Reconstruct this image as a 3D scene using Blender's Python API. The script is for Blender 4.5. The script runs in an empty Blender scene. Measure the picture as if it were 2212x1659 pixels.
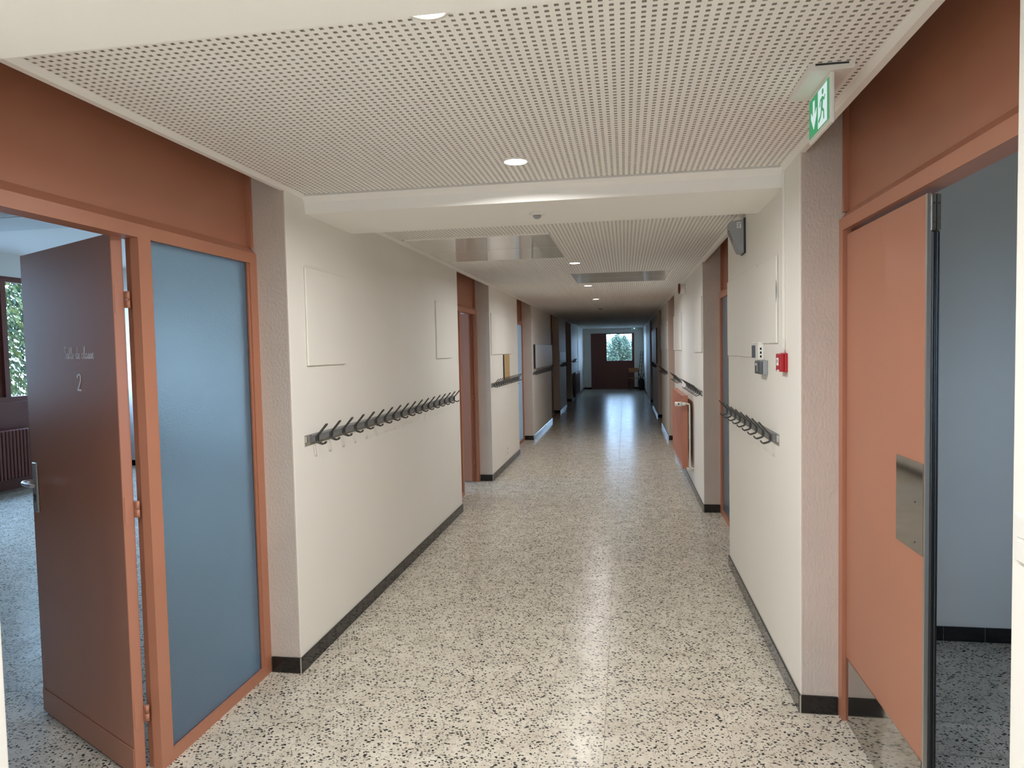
import bpy, bmesh, math, random
from mathutils import Vector, Matrix

random.seed(7)
scene = bpy.context.scene
COL = scene.collection

# ------------------------------------------------------------------ camera
FPX, YAW, PITCH, ROLL, CAMZ = 1489.4, .163007, -.047734, -.020916, 1.55
def cam_axes():
    cy, sy = math.cos(YAW), math.sin(YAW)
    f = Vector((-sy, cy, 0)); r = Vector((cy, sy, 0)); u = Vector((0, 0, 1))
    f2 = math.cos(PITCH)*f + math.sin(PITCH)*u
    u2 = math.cos(PITCH)*u - math.sin(PITCH)*f
    r3 = math.cos(ROLL)*r + math.sin(ROLL)*u2
    u3 = math.cos(ROLL)*u2 - math.sin(ROLL)*r
    return r3, u3, f2
RX, UX, FX = cam_axes()
cam_d = bpy.data.cameras.new('camera')
cam_d.sensor_fit = 'HORIZONTAL'; cam_d.sensor_width = 36.0
cam_d.lens = FPX/2212*36.0
cam_d.clip_start = .02; cam_d.clip_end = 300
cam = bpy.data.objects.new('camera', cam_d); COL.objects.link(cam)
m3 = Matrix((RX, UX, -FX)).transposed()
cam.matrix_world = Matrix.Translation((0, 0, CAMZ)) @ m3.to_4x4()
scene.camera = cam

# ------------------------------------------------------------------ world, exposure
vs = scene.view_settings
vs.view_transform = 'Standard'; vs.look = 'None'; vs.exposure = 0.27; vs.gamma = 1.0
vs.use_curve_mapping = False
scene.cycles.use_denoising = True
scene.cycles.max_bounces = 12
scene.cycles.diffuse_bounces = 8
scene.cycles.transmission_bounces = 8
scene.cycles.transparent_max_bounces = 12
scene.cycles.sample_clamp_indirect = 6.0
scene.cycles.caustics_reflective = False
scene.cycles.caustics_refractive = False

SKY_STRENGTH = 20.0
LAMP_POWER = 14.0
world = bpy.data.worlds.new('sky'); scene.world = world; world.use_nodes = True
wn = world.node_tree.nodes; wl = world.node_tree.links
bg = wn['Background']
tc = wn.new('ShaderNodeTexCoord'); sep = wn.new('ShaderNodeSeparateXYZ')
ramp = wn.new('ShaderNodeValToRGB')
wl.new(tc.outputs['Generated'], sep.inputs[0]); wl.new(sep.outputs['Z'], ramp.inputs[0])
ramp.color_ramp.elements[0].position = 0.0; ramp.color_ramp.elements[0].color = (.50, .70, 1.0, 1)
ramp.color_ramp.elements[1].position = 1.0; ramp.color_ramp.elements[1].color = (.32, .56, 1.0, 1)
wl.new(ramp.outputs[0], bg.inputs['Color'])
bg.inputs['Strength'].default_value = SKY_STRENGTH

def portal(name, loc, rot, sx, sy):
    l = bpy.data.lights.new(name, 'AREA'); l.shape = 'RECTANGLE'; l.size = sx; l.size_y = sy
    l.cycles.is_portal = True
    o = bpy.data.objects.new(name, l); COL.objects.link(o); o.location = loc; o.rotation_euler = rot
    return o

# ------------------------------------------------------------------ plan of the place (metres)
XL, XR = -1.58, .714            # corridor wall faces
XL2, XR2 = -1.734, .863         # recessed door frames
CEIL, BEAM = 2.345, 2.26
L_SEGS = [(3.085, 6.48), (8.05, 10.2), (11.8, 14.9), (16.8, 18.7), (20.6, 23.4)]
R_SEGS = [(3.0, 5.0), (6.61, 10.3), (11.8, 13.9), (15.6, 18.4), (20.1, 22.9)]
L_NEAR, R_NEAR = 1.495, 1.418
YEND = 26.9
YBACK = -5.0

# ------------------------------------------------------------------ materials
def lin(c):
    c = c/255.0
    return c/12.92 if c <= .04045 else ((c+.055)/1.055)**2.4
def rgb(r, g, b): return (lin(r), lin(g), lin(b), 1)
M = {}
def mat(name, col, rough=.5, metal=0.0, spec=.5, coat=0.0, bump=None, vary=None, emit=None):
    m = bpy.data.materials.new(name); m.use_nodes = True
    n = m.node_tree.nodes; l = m.node_tree.links; b = n['Principled BSDF']
    b.inputs['Base Color'].default_value = col
    b.inputs['Roughness'].default_value = rough
    b.inputs['Metallic'].default_value = metal
    b.inputs['Specular IOR Level'].default_value = spec
    b.inputs['Coat Weight'].default_value = coat
    b.inputs['Coat Roughness'].default_value = .08
    geo = n.new('ShaderNodeNewGeometry')
    if vary:                        # (scale, amount)
        t = n.new('ShaderNodeTexNoise'); t.inputs['Scale'].default_value = vary[0]; t.inputs['Detail'].default_value = 5
        l.new(geo.outputs['Position'], t.inputs['Vector'])
        mx = n.new('ShaderNodeMix'); mx.data_type = 'RGBA'; mx.blend_type = 'MULTIPLY'
        r = n.new('ShaderNodeMapRange'); r.inputs['To Min'].default_value = 1-vary[1]; r.inputs['To Max'].default_value = 1+vary[1]
        r.inputs['From Min'].default_value = .3; r.inputs['From Max'].default_value = .7
        l.new(t.outputs['Fac'], r.inputs['Value'])
        mx.inputs['Factor'].default_value = 1; mx.inputs['A'].default_value = col
        l.new(r.outputs[0], mx.inputs['B']); l.new(mx.outputs['Result'], b.inputs['Base Color'])
    if bump:                        # list of (scale, strength, distance, stretch)
        prev = None
        for sc, st, di, stretch in bump:
            t = n.new('ShaderNodeTexNoise'); t.inputs['Scale'].default_value = sc; t.inputs['Detail'].default_value = 3
            if stretch:
                mp = n.new('ShaderNodeMapping'); mp.inputs['Scale'].default_value = stretch
                l.new(geo.outputs['Position'], mp.inputs['Vector']); l.new(mp.outputs[0], t.inputs['Vector'])
            else:
                l.new(geo.outputs['Position'], t.inputs['Vector'])
            bp = n.new('ShaderNodeBump'); bp.inputs['Strength'].default_value = st; bp.inputs['Distance'].default_value = di
            l.new(t.outputs['Fac'], bp.inputs['Height'])
            if prev: l.new(prev.outputs[0], bp.inputs['Normal'])
            prev = bp
        l.new(prev.outputs[0], b.inputs['Normal'])
    if emit:
        b.inputs['Emission Color'].default_value = emit[0]; b.inputs['Emission Strength'].default_value = emit[1]
    M[name] = m
    return m

mat('wall_paint', rgb(233, 230, 223), .55, bump=[(9, .10, .01, None), (120, .08, .001, None)], vary=(1.3, .02))
mat('pillar_plaster', rgb(202, 190, 180), .7, bump=[(95, .6, .004, (1, 1, .6)), (22, .14, .005, None)], vary=(6, .03))
mat('ceiling_white', rgb(243, 241, 236), .75, bump=[(6, .05, .004, None)])
mat('gypsum_edge', rgb(172, 166, 155), .9)
mat('trim_white', rgb(238, 236, 230), .6)
mat('ceiling_felt', rgb(132, 127, 118), .95)
mat('terracotta_paint', rgb(171, 115, 91), .36, bump=[(60, .10, .002, None), (300, .05, .001, None)], vary=(2.0, .03))
mat('terracotta_frame', rgb(173, 116, 91), .38, bump=[(25, .12, .003, (1, 1, .3))], vary=(3.0, .04))
mat('transom_paint', rgb(172, 114, 89), .4, bump=[(60, .08, .002, None)], vary=(2.0, .03))
mat('plinth_tile', rgb(30, 28, 28), .10, bump=[(14, .10, .004, None)], vary=(20, .15))
mat('grout', rgb(168, 162, 150), .8)
mat('floor_grout', rgb(164, 157, 144), .7)
mat('steel_brushed', rgb(178, 175, 170), .07, 1.0, bump=[(4, .05, .004, None)])
mat('steel_handle', rgb(205, 205, 205), .38, .75)
mat('alu', rgb(200, 198, 194), .35, 1.0)
mat('hook_wire', rgb(80, 79, 76), .36, .6)
mat('rail_metal', rgb(126, 128, 130), .45, .3)
mat('rail_back', rgb(160, 156, 146), .5, .3)
mat('rubber_black', rgb(20, 21, 24), .35)
mat('white_plastic', rgb(228, 226, 220), .35)
mat('grey_plastic', rgb(150, 153, 156), .42)
mat('dark_plastic', rgb(55, 58, 62), .4)
mat('screen_grey', rgb(84, 88, 92), .25)
mat('red_plastic', rgb(168, 14, 28), .35)
mat('red_dark', rgb(96, 22, 22), .4)
mat('letter_white', rgb(240, 240, 240), .36)
mat('white_print', rgb(235, 235, 232), .6)
mat('black_print', rgb(25, 25, 25), .6)
mat('gloss_panel', rgb(226, 224, 218), .035, bump=[(2.2, .012, .01, None)])
mat('radiator_paint', rgb(180, 118, 94), .33)
mat('pipe_white', rgb(224, 221, 212), .35)
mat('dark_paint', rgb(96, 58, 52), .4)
mat('facade_brown', rgb(112, 62, 52), .38, vary=(3, .06))
mat('cork', rgb(178, 150, 104), .9, vary=(60, .1))
mat('board_white', rgb(222, 222, 220), .45)
mat('wood_seat', rgb(170, 112, 66), .4, vary=(12, .15))
mat('tube_dark', rgb(52, 50, 50), .4, .5)
mat('bag_dark', rgb(38, 38, 46), .6)
mat('yard_grey', rgb(128, 128, 122), .9, vary=(3, .15))  # ground made grey to bounce more neutral light up to classroom ceilings
mat('bark', rgb(84, 66, 50), .9, vary=(20, .2))
mat('facade_far', rgb(205, 205, 205), .8)

def leaf_mat(name, c1, c2):
    m = bpy.data.materials.new(name); m.use_nodes = True
    n = m.node_tree.nodes; l = m.node_tree.links; b = n['Principled BSDF']
    t = n.new('ShaderNodeTexNoise'); t.inputs['Scale'].default_value = 4; t.inputs['Detail'].default_value = 4
    g = n.new('ShaderNodeNewGeometry'); l.new(g.outputs['Position'], t.inputs['Vector'])
    r = n.new('ShaderNodeValToRGB'); r.color_ramp.elements[0].color = c1; r.color_ramp.elements[1].color = c2
    r.color_ramp.elements[0].position = .38; r.color_ramp.elements[1].position = .62
    l.new(t.outputs['Fac'], r.inputs[0]); l.new(r.outputs[0], b.inputs['Base Color'])
    b.inputs['Roughness'].default_value = .6
    tr = n.new('ShaderNodeBsdfTranslucent'); l.new(r.outputs[0], tr.inputs['Color'])
    mx = n.new('ShaderNodeMixShader'); mx.inputs[0].default_value = .35
    l.new(b.outputs[0], mx.inputs[1]); l.new(tr.outputs[0], mx.inputs[2]); l.new(mx.outputs[0], n['Material Output'].inputs['Surface'])
    M[name] = m
leaf_mat('leaf_yellow', rgb(30, 50, 28), rgb(98, 102, 48))
leaf_mat('leaf_green', rgb(36, 56, 38), rgb(82, 100, 74))

def glass_mat():
    m = bpy.data.materials.new('window_glass'); m.use_nodes = True
    n = m.node_tree.nodes; l = m.node_tree.links; n.remove(n['Principled BSDF'])
    t = n.new('ShaderNodeBsdfTransparent'); t.inputs[0].default_value = (.94, .97, .97, 1)
    g = n.new('ShaderNodeBsdfGlossy'); g.inputs['Roughness'].default_value = .02
    f = n.new('ShaderNodeFresnel'); f.inputs[0].default_value = 1.5
    ge = n.new('ShaderNodeNewGeometry'); iv = n.new('ShaderNodeMath'); iv.operation = 'SUBTRACT'; iv.inputs[0].default_value = 1
    l.new(ge.outputs['Backfacing'], iv.inputs[1]); mu = n.new('ShaderNodeMath'); mu.operation = 'MULTIPLY'
    l.new(f.outputs[0], mu.inputs[0]); l.new(iv.outputs[0], mu.inputs[1])
    mx = n.new('ShaderNodeMixShader'); l.new(mu.outputs[0], mx.inputs[0]); l.new(t.outputs[0], mx.inputs[1]); l.new(g.outputs[0], mx.inputs[2])
    l.new(mx.outputs[0], n['Material Output'].inputs['Surface']); M['window_glass'] = m
glass_mat()
def frosted_mat():
    m = bpy.data.materials.new('frosted_glass'); m.use_nodes = True
    n = m.node_tree.nodes; l = m.node_tree.links; n.remove(n['Principled BSDF'])
    geo = n.new('ShaderNodeNewGeometry')
    t = n.new('ShaderNodeTexNoise'); t.inputs['Scale'].default_value = 150; t.inputs['Detail'].default_value = 2
    l.new(geo.outputs['Position'], t.inputs['Vector'])
    bp = n.new('ShaderNodeBump'); bp.inputs['Strength'].default_value = .6; bp.inputs['Distance'].default_value = .003
    l.new(t.outputs['Fac'], bp.inputs['Height'])
    tl = n.new('ShaderNodeBsdfTranslucent'); tl.inputs[0].default_value = (.80, .86, .86, 1)
    rf = n.new('ShaderNodeBsdfRefraction'); rf.inputs['Roughness'].default_value = .42; rf.inputs['IOR'].default_value = 1.12
    rf.inputs[0].default_value = (.88, .93, .93, 1)
    gl = n.new('ShaderNodeBsdfGlossy'); gl.inputs['Roughness'].default_value = .28
    f = n.new('ShaderNodeFresnel'); f.inputs[0].default_value = 1.45
    for s in (rf, gl): l.new(bp.outputs[0], s.inputs['Normal'])
    m1 = n.new('ShaderNodeMixShader'); m1.inputs[0].default_value = .62
    l.new(tl.outputs[0], m1.inputs[1]); l.new(rf.outputs[0], m1.inputs[2])
    ge = n.new('ShaderNodeNewGeometry'); iv = n.new('ShaderNodeMath'); iv.operation = 'SUBTRACT'; iv.inputs[0].default_value = 1
    l.new(ge.outputs['Backfacing'], iv.inputs[1]); mu = n.new('ShaderNodeMath'); mu.operation = 'MULTIPLY'
    l.new(f.outputs[0], mu.inputs[0]); l.new(iv.outputs[0], mu.inputs[1])
    m2 = n.new('ShaderNodeMixShader'); l.new(mu.outputs[0], m2.inputs[0]); l.new(m1.outputs[0], m2.inputs[1]); l.new(gl.outputs[0], m2.inputs[2])
    l.new(m2.outputs[0], n['Material Output'].inputs['Surface']); M['frosted_glass'] = m
frosted_mat()

def emis(name, col, s):
    m = bpy.data.materials.new(name); m.use_nodes = True
    n = m.node_tree.nodes; l = m.node_tree.links; n.remove(n['Principled BSDF'])
    e = n.new('ShaderNodeEmission'); e.inputs[0].default_value = col; e.inputs[1].default_value = s
    l.new(e.outputs[0], n['Material Output'].inputs['Surface']); M[name] = m
emis('lamp_glow', (1, .95, .86, 1), 9.0)
emis('sign_green', (.075, .34, .15, 1), .8)
emis('sign_white', (.72, .86, .84, 1), .75)
emis('led_green', (.2, 1, .7, 1), 3.0)

def terrazzo():
    m = bpy.data.materials.new('terrazzo'); m.use_nodes = True
    n = m.node_tree.nodes; l = m.node_tree.links; b = n['Principled BSDF']
    geo = n.new('ShaderNodeNewGeometry')
    # irregular coordinates
    nz = n.new('ShaderNodeTexNoise'); nz.inputs['Scale'].default_value = 75; nz.inputs['Detail'].default_value = 2
    l.new(geo.outputs['Position'], nz.inputs['Vector'])
    va = n.new('ShaderNodeVectorMath'); va.operation = 'SUBTRACT'; va.inputs[1].default_value = (.5, .5, .5)
    l.new(nz.outputs['Color'], va.inputs[0])
    vs_ = n.new('ShaderNodeVectorMath'); vs_.operation = 'SCALE'; vs_.inputs['Scale'].default_value = .012
    l.new(va.outputs[0], vs_.inputs[0])
    vd = n.new('ShaderNodeVectorMath'); vd.operation = 'ADD'
    l.new(geo.outputs['Position'], vd.inputs[0]); l.new(vs_.outputs[0], vd.inputs[1])
    def chips(scale, dens, size, seed, stretch=(1, 1, 1)):
        mp = n.new('ShaderNodeMapping'); mp.inputs['Location'].default_value = (seed, seed*.7, 0); mp.inputs['Scale'].default_value = stretch
        mp.inputs['Rotation'].default_value = (0, 0, seed)
        l.new(vd.outputs[0], mp.inputs['Vector'])
        v = n.new('ShaderNodeTexVoronoi'); v.voronoi_dimensions = '2D'; v.inputs['Scale'].default_value = scale
        v.distance = 'EUCLIDEAN'
        l.new(mp.outputs[0], v.inputs['Vector'])
        sp = n.new('ShaderNodeSeparateColor'); l.new(v.outputs['Color'], sp.inputs[0])
        # random radius per chip
        mr = n.new('ShaderNodeMapRange'); mr.inputs['To Min'].default_value = size*.45; mr.inputs['To Max'].default_value = size
        l.new(sp.outputs['Red'], mr.inputs['Value'])
        lt = n.new('ShaderNodeMath'); lt.operation = 'LESS_THAN'
        l.new(v.outputs['Distance'], lt.inputs[0]); l.new(mr.outputs[0], lt.inputs[1])
        pk = n.new('ShaderNodeMath'); pk.operation = 'LESS_THAN'; pk.inputs[1].default_value = dens
        l.new(sp.outputs['Green'], pk.inputs[0])
        mu = n.new('ShaderNodeMath'); mu.operation = 'MULTIPLY'; l.new(lt.outputs[0], mu.inputs[0]); l.new(pk.outputs[0], mu.inputs[1])
        return mu.outputs[0], sp.outputs['Blue']
    base = n.new('ShaderNodeTexNoise'); base.inputs['Scale'].default_value = 7; base.inputs['Detail'].default_value = 6
    l.new(geo.outputs['Position'], base.inputs['Vector'])
    cr = n.new('ShaderNodeValToRGB')
    cr.color_ramp.elements[0].position = .35; cr.color_ramp.elements[0].color = rgb(190, 182, 167)
    cr.color_ramp.elements[1].position = .65; cr.color_ramp.elements[1].color = rgb(207, 200, 186)
    l.new(base.outputs['Fac'], cr.inputs[0])
    cur = cr.outputs[0]
    def over(cur, mask, c):
        mx = n.new('ShaderNodeMix'); mx.data_type = 'RGBA'
        l.new(mask, mx.inputs['Factor']); l.new(cur, mx.inputs['A'])
        if hasattr(c, 'is_linked'): l.new(c, mx.inputs['B'])
        else: mx.inputs['B'].default_value = c
        return mx.outputs['Result']
    def half(mask, f):
        mu = n.new('ShaderNodeMath'); mu.operation = 'MULTIPLY'; mu.inputs[1].default_value = f; l.new(mask, mu.inputs[0]); return mu.outputs[0]
    k, _ = chips(62, .45, .5, 3.1); cur = over(cur, half(k, .35), rgb(222, 217, 206))
    k, _ = chips(70, .30, .5, 5.7); cur = over(cur, half(k, .5), rgb(178, 166, 148))
    k, _ = chips(58, .10, .5, 9.3); cur = over(cur, half(k, .6), rgb(150, 140, 128))
    k, _ = chips(66, .25, .44, 1.3, (1, 1.6, 1)); cur = over(cur, k, rgb(56, 56, 54))
    k, _ = chips(105, .13, .40, 6.6, (1.4, 1, 1)); cur = over(cur, k, rgb(66, 64, 60))
    k, _ = chips(46, .17, .37, 2.2, (1, 1.35, 1)); cur = over(cur, k, rgb(44, 45, 46))
    oi = n.new('ShaderNodeObjectInfo')
    rr = n.new('ShaderNodeMapRange'); rr.inputs['To Min'].default_value = .975; rr.inputs['To Max'].default_value = 1.02
    l.new(oi.outputs['Random'], rr.inputs['Value'])
    mm = n.new('ShaderNodeMix'); mm.data_type = 'RGBA'; mm.blend_type = 'MULTIPLY'; mm.inputs['Factor'].default_value = 1
    l.new(cur, mm.inputs['A']); l.new(rr.outputs[0], mm.inputs['B'])
    l.new(mm.outputs['Result'], b.inputs['Base Color'])
    rn = n.new('ShaderNodeTexNoise'); rn.inputs['Scale'].default_value = 3; l.new(geo.outputs['Position'], rn.inputs['Vector'])
    rm = n.new('ShaderNodeMapRange'); rm.inputs['To Min'].default_value = .21; rm.inputs['To Max'].default_value = .27
    l.new(rn.outputs['Fac'], rm.inputs['Value']); l.new(rm.outputs[0], b.inputs['Roughness'])
    wv = n.new('ShaderNodeTexNoise'); wv.inputs['Scale'].default_value = 13; wv.inputs['Detail'].default_value = 3
    mp = n.new('ShaderNodeMapping'); mp.inputs['Scale'].default_value = (.4, 1.2, 1)
    l.new(geo.outputs['Position'], mp.inputs['Vector']); l.new(mp.outputs[0], wv.inputs['Vector'])
    bp = n.new('ShaderNodeBump'); bp.inputs['Strength'].default_value = .10; bp.inputs['Distance'].default_value = .006
    l.new(wv.outputs['Fac'], bp.inputs['Height']); l.new(bp.outputs[0], b.inputs['Normal'])
    b.inputs['Specular IOR Level'].default_value = .09
    M['terrazzo'] = m
terrazzo()

# ------------------------------------------------------------------ mesh helpers
def B(): return bmesh.new()
def bx(bm, x0, x1, y0, y1, z0, z1, mi=0):
    v = [bm.verts.new(p) for p in ((x0,y0,z0),(x1,y0,z0),(x1,y1,z0),(x0,y1,z0),(x0,y0,z1),(x1,y0,z1),(x1,y1,z1),(x0,y1,z1))]
    fs = []
    for q in ((0,3,2,1),(4,5,6,7),(0,1,5,4),(1,2,6,5),(2,3,7,6),(3,0,4,7)):
        f = bm.faces.new([v[i] for i in q]); f.material_index = mi; fs.append(f)
    return fs
def rbx(bm, x0, x1, y0, y1, z0, z1, r=.004, seg=1):
    t = B(); bx(t, x0, x1, y0, y1, z0, z1)
    bmesh.ops.bevel(t, geom=list(t.edges), offset=r, segments=seg, affect='EDGES', profile=.5)
    me = bpy.data.meshes.new('tmp'); t.to_mesh(me); t.free(); bm.from_mesh(me); bpy.data.meshes.remove(me)
def prism(bm, pts, d, axis):
    """polygon pts (a,b) extruded between d0,d1 along axis (0: pts=(y,z), 1: pts=(x,z), 2: pts=(x,y))"""
    def P(a, b, c): return (c, a, b) if axis == 0 else ((a, c, b) if axis == 1 else (a, b, c))
    lo = [bm.verts.new(P(a, b, d[0])) for a, b in pts]; hi = [bm.verts.new(P(a, b, d[1])) for a, b in pts]
    k = len(pts)
    bm.faces.new(lo); bm.faces.new(hi[::-1])
    for i in range(k): bm.faces.new((lo[i], hi[i], hi[(i+1) % k], lo[(i+1) % k]))
def cyl(bm, p0, p1, r0, r1=None, seg=16, caps=True):
    r1 = r0 if r1 is None else r1
    p0 = Vector(p0); p1 = Vector(p1); d = (p1-p0).normalized()
    a = d.orthogonal().normalized(); b = d.cross(a)
    A = [bm.verts.new(p0 + r0*(math.cos(t)*a+math.sin(t)*b)) for t in [2*math.pi*i/seg for i in range(seg)]]
    C = [bm.verts.new(p1 + r1*(math.cos(t)*a+math.sin(t)*b)) for t in [2*math.pi*i/seg for i in range(seg)]]
    for i in range(seg):
        f = bm.faces.new((A[i], A[(i+1) % seg], C[(i+1) % seg], C[i])); f.smooth = True
    if caps: bm.faces.new(A[::-1]); bm.faces.new(C)
def tube(bm, pts, r, seg=6, closed=False, flat=None):
    """swept tube; flat=(axis vector, factor) squashes the section along that axis"""
    pts = [Vector(p) for p in pts]; k = len(pts); rings = []
    up = None
    for i in range(k):
        if closed: t = pts[(i+1) % k]-pts[i-1]
        else: t = pts[min(i+1, k-1)]-pts[max(i-1, 0)]
        t.normalize()
        if up is None: up = t.orthogonal().normalized()
        up = (up - t*up.dot(t))
        if up.length < 1e-6: up = t.orthogonal()
        up.normalize(); s = t.cross(up)
        ring = []
        for j in range(seg):
            a = 2*math.pi*j/seg; o = r*(math.cos(a)*up+math.sin(a)*s)
            if flat: o = o - flat[0]*o.dot(flat[0])*(1-flat[1])
            ring.append(bm.verts.new(pts[i]+o))
        rings.append(ring)
    for i in range(k if closed else k-1):
        A = rings[i]; C = rings[(i+1) % k]
        sh = 0
        if closed and i == k-1:
            sh = min(range(seg), key=lambda q: (A[0].co-C[q].co).length)
        for j in range(seg):
            f = bm.faces.new((A[j], A[(j+1) % seg], C[(j+1+sh) % seg], C[(j+sh) % seg])); f.smooth = True
    if not closed: bm.faces.new(rings[0][::-1]); bm.faces.new(rings[-1])
def lathe(bm, prof, c, seg=24, axis=2):
    """prof (r, h) about axis through c"""
    rings = []
    for r, h in prof:
        ring = []
        for i in range(seg):
            a = 2*math.pi*i/seg; u, v = r*math.cos(a), r*math.sin(a)
            p = (u, v, h) if axis == 2 else ((h, u, v) if axis == 0 else (u, h, v))
            ring.append(bm.verts.new((c[0]+p[0], c[1]+p[1], c[2]+p[2])))
        rings.append(ring)
    for A, C in zip(rings, rings[1:]):
        for i in range(seg):
            f = bm.faces.new((A[i], A[(i+1) % seg], C[(i+1) % seg], C[i])); f.smooth = True
    bm.faces.new(rings[0][::-1]); bm.faces.new(rings[-1])
def catmull(pts, n=6, closed=False):
    out = []; k = len(pts)
    for i in range(k if closed else k-1):
        p0 = Vector(pts[(i-1) % k] if (closed or i) else pts[0]); p1 = Vector(pts[i]); p2 = Vector(pts[(i+1) % k])
        p3 = Vector(pts[(i+2) % k] if (closed or i+2 < k) else pts[k-1])
        for j in range(n):
            t = j/n
            out.append(.5*((2*p1)+(p2-p0)*t+(2*p0-5*p1+4*p2-p3)*t*t+(-p0+3*p1-3*p2+p3)*t*t*t))
    if not closed: out.append(Vector(pts[-1]))
    return out

def to_mesh(name, bm, mats, recalc=True):
    if recalc: bmesh.ops.recalc_face_normals(bm, faces=bm.faces)
    me = bpy.data.meshes.new(name); bm.to_mesh(me); bm.free()
    for x in (mats if isinstance(mats, (list, tuple)) else [mats]): me.materials.append(M[x])
    return me
def link(name, me, parent=None, loc=None):
    o = bpy.data.objects.new(name, me); COL.objects.link(o)
    if parent is not None: o.parent = parent
    if loc is not None: o.location = loc
    return o
def obj(name, bm, mats, parent=None, loc=None):
    return link(name, to_mesh(name, bm, mats), parent, loc)
def tag(o, label, cat, group=None, kind=None):
    if label: o['label'] = label
    if cat: o['category'] = cat
    if group: o['group'] = group
    if kind: o['kind'] = kind
    return o
def thing(name, label, cat, loc=(0, 0, 0), rotz=0, group=None, kind=None):
    o = bpy.data.objects.new(name, None); COL.objects.link(o); o.empty_display_size = .1
    o.location = loc; o.rotation_euler = (0, 0, rotz)
    return tag(o, label, cat, group, kind)
def struct(name, bm, mats, label, cat, parent=None):
    o = obj(name, bm, mats, parent)
    return tag(o, label, cat, None, 'structure')
def local(o, p):          # world point -> thing's local (unrotated things)
    return (p[0]-o.location.x, p[1]-o.location.y, p[2]-o.location.z)
def dup(root, loc, rotz=None, label=None, group=None):
    r = root.copy(); COL.objects.link(r); r.location = loc
    if rotz is not None: r.rotation_euler = (0, 0, rotz)
    if label: r['label'] = label
    if group: r['group'] = group
    for ch in list(root.children):
        c = ch.copy(); COL.objects.link(c); c.parent = r
        for g in ch.children:
            d = g.copy(); COL.objects.link(d); d.parent = c
    return r
def visible_px(p):
    v = Vector(p)-Vector((0, 0, CAMZ)); d = v.dot(FX)
    if d < .1: return None
    return 1106+FPX*v.dot(RX)/d, 829.5-FPX*v.dot(UX)/d, d

# ------------------------------------------------------------------ floor: terrazzo tiles
TP = .2455; TX0, TY0 = -.10, 2.993
bm = B(); bx(bm, -7.5, 5.2, YBACK, 27.1, -.12, -.0012)
floor = struct('floor', bm, 'floor_grout', 'pale terrazzo floor with black chips running down the whole corridor', 'floor')
tb = B()
g = .0009; h = TP/2-g; e = .0012
top = [tb.verts.new((sx*(h-e), sy*(h-e), 0)) for sx, sy in ((-1,-1),(1,-1),(1,1),(-1,1))]
mid = [tb.verts.new((sx*h, sy*h, -.0008)) for sx, sy in ((-1,-1),(1,-1),(1,1),(-1,1))]
tb.faces.new(top)
for i in range(4): tb.faces.new((mid[i], mid[(i+1) % 4], top[(i+1) % 4], top[i]))
tile_me = to_mesh('floor_tile', tb, 'terrazzo', False)
tiles = []
ix0, ix1 = int((-7.4-TX0)/TP)-1, int((3.6-TX0)/TP)+1
iy0, iy1 = int((YBACK-TY0)/TP), int((27-TY0)/TP)+1
for ix in range(ix0, ix1):
    for iy in range(iy0, iy1):
        cx, cy = TX0+(ix+.5)*TP, TY0+(iy+.5)*TP
        inside = (XL2-.02 < cx+h and cx-h < XR2+.05) or (cx < XL2 and -1 < cy < 20) or (cx > XR2 and -1 < cy < 10)
        if not inside: continue
        q = visible_px((cx, cy, 0)); score = -1
        if q and -60 < q[0] < 2270 and q[1] < 1720:
            score = 1/(q[2]**3)
            # tiles that the walls hide
            if cx < XL-.06 and not (cy < 3.3+(-cx-1.7)*1.2): score = -1
            if cx > XR+.06 and not (cy < 3.85): score = -1
            if cx > XR2+.03 and cx/cy < .44: score = -1
            if XL > cx > XL2 and cy > 3.2: score = -1
        tiles.append((score, cx, cy))
tiles.sort(reverse=True)
rest = B()
for k, (s, cx, cy) in enumerate(tiles):
    if k < 300:
        link('floor_tile', tile_me, floor, (cx, cy, 0))
    else:
        t = [rest.verts.new((cx+a*(h-e), cy+b*(h-e), 0)) for a, b in ((-1,-1),(1,-1),(1,1),(-1,1))]
        rest.faces.new(t)
o = link('floor_tile', to_mesh('floor_tile_field', rest, 'terrazzo', False), floor); o['kind'] = 'stuff'
o['label'] = 'further terrazzo tiles'

# ------------------------------------------------------------------ walls
def wall_seg(name, side, y0, y1, label, z1=2.9):
    bm = B()
    x0, x1 = (XL-.24, XL) if side < 0 else (XR, XR+.24)
    fs = bx(bm, x0, x1, y0, y1, -.1, z1)
    fs[2].material_index = 1; fs[4].material_index = 1     # returns towards the recesses
    o = struct(name, bm, ['wall_paint', 'pillar_plaster'], label, 'wall')
    md = o.modifiers.new('bevel', 'BEVEL'); md.width = .006; md.segments = 2; md.limit_method = 'ANGLE'
    return o
ordl = ['nearest', 'second', 'third', 'fourth', 'fifth']
for i, (a, b) in enumerate(L_SEGS):
    wall_seg('wall_left', -1, a, b, f'{ordl[i]} white wall stretch on the left with textured grey end')
for i, (a, b) in enumerate(R_SEGS):
    wall_seg('wall_right', 1, a, b, f'{ordl[i]} white wall stretch on the right with textured end')
wall_seg('wall_left', -1, -2.2, L_NEAR, 'white wall end at the left edge of the picture')
bm = B(); bx(bm, XL-.24, XL, YBACK, -4.4, -.1, 2.9); bx(bm, XL-.24, XL, -4.4, -2.2, -.1, .9); bx(bm, XL-.24, XL, -4.4, -2.2, 2.25, 2.9)
struct('wall_left', bm, 'wall_paint', 'white wall with an opening for the added window behind the camera', 'wall')
wall_seg('wall_right', 1, YBACK, R_NEAR, 'white wall end at the right edge of the picture')
bm = B(); bx(bm, XL-.3, XR+.3, YBACK-.2, YBACK, -.1, 2.9)
struct('wall_back', bm, 'wall_paint', 'white wall closing the corridor behind the camera', 'wall')
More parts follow.
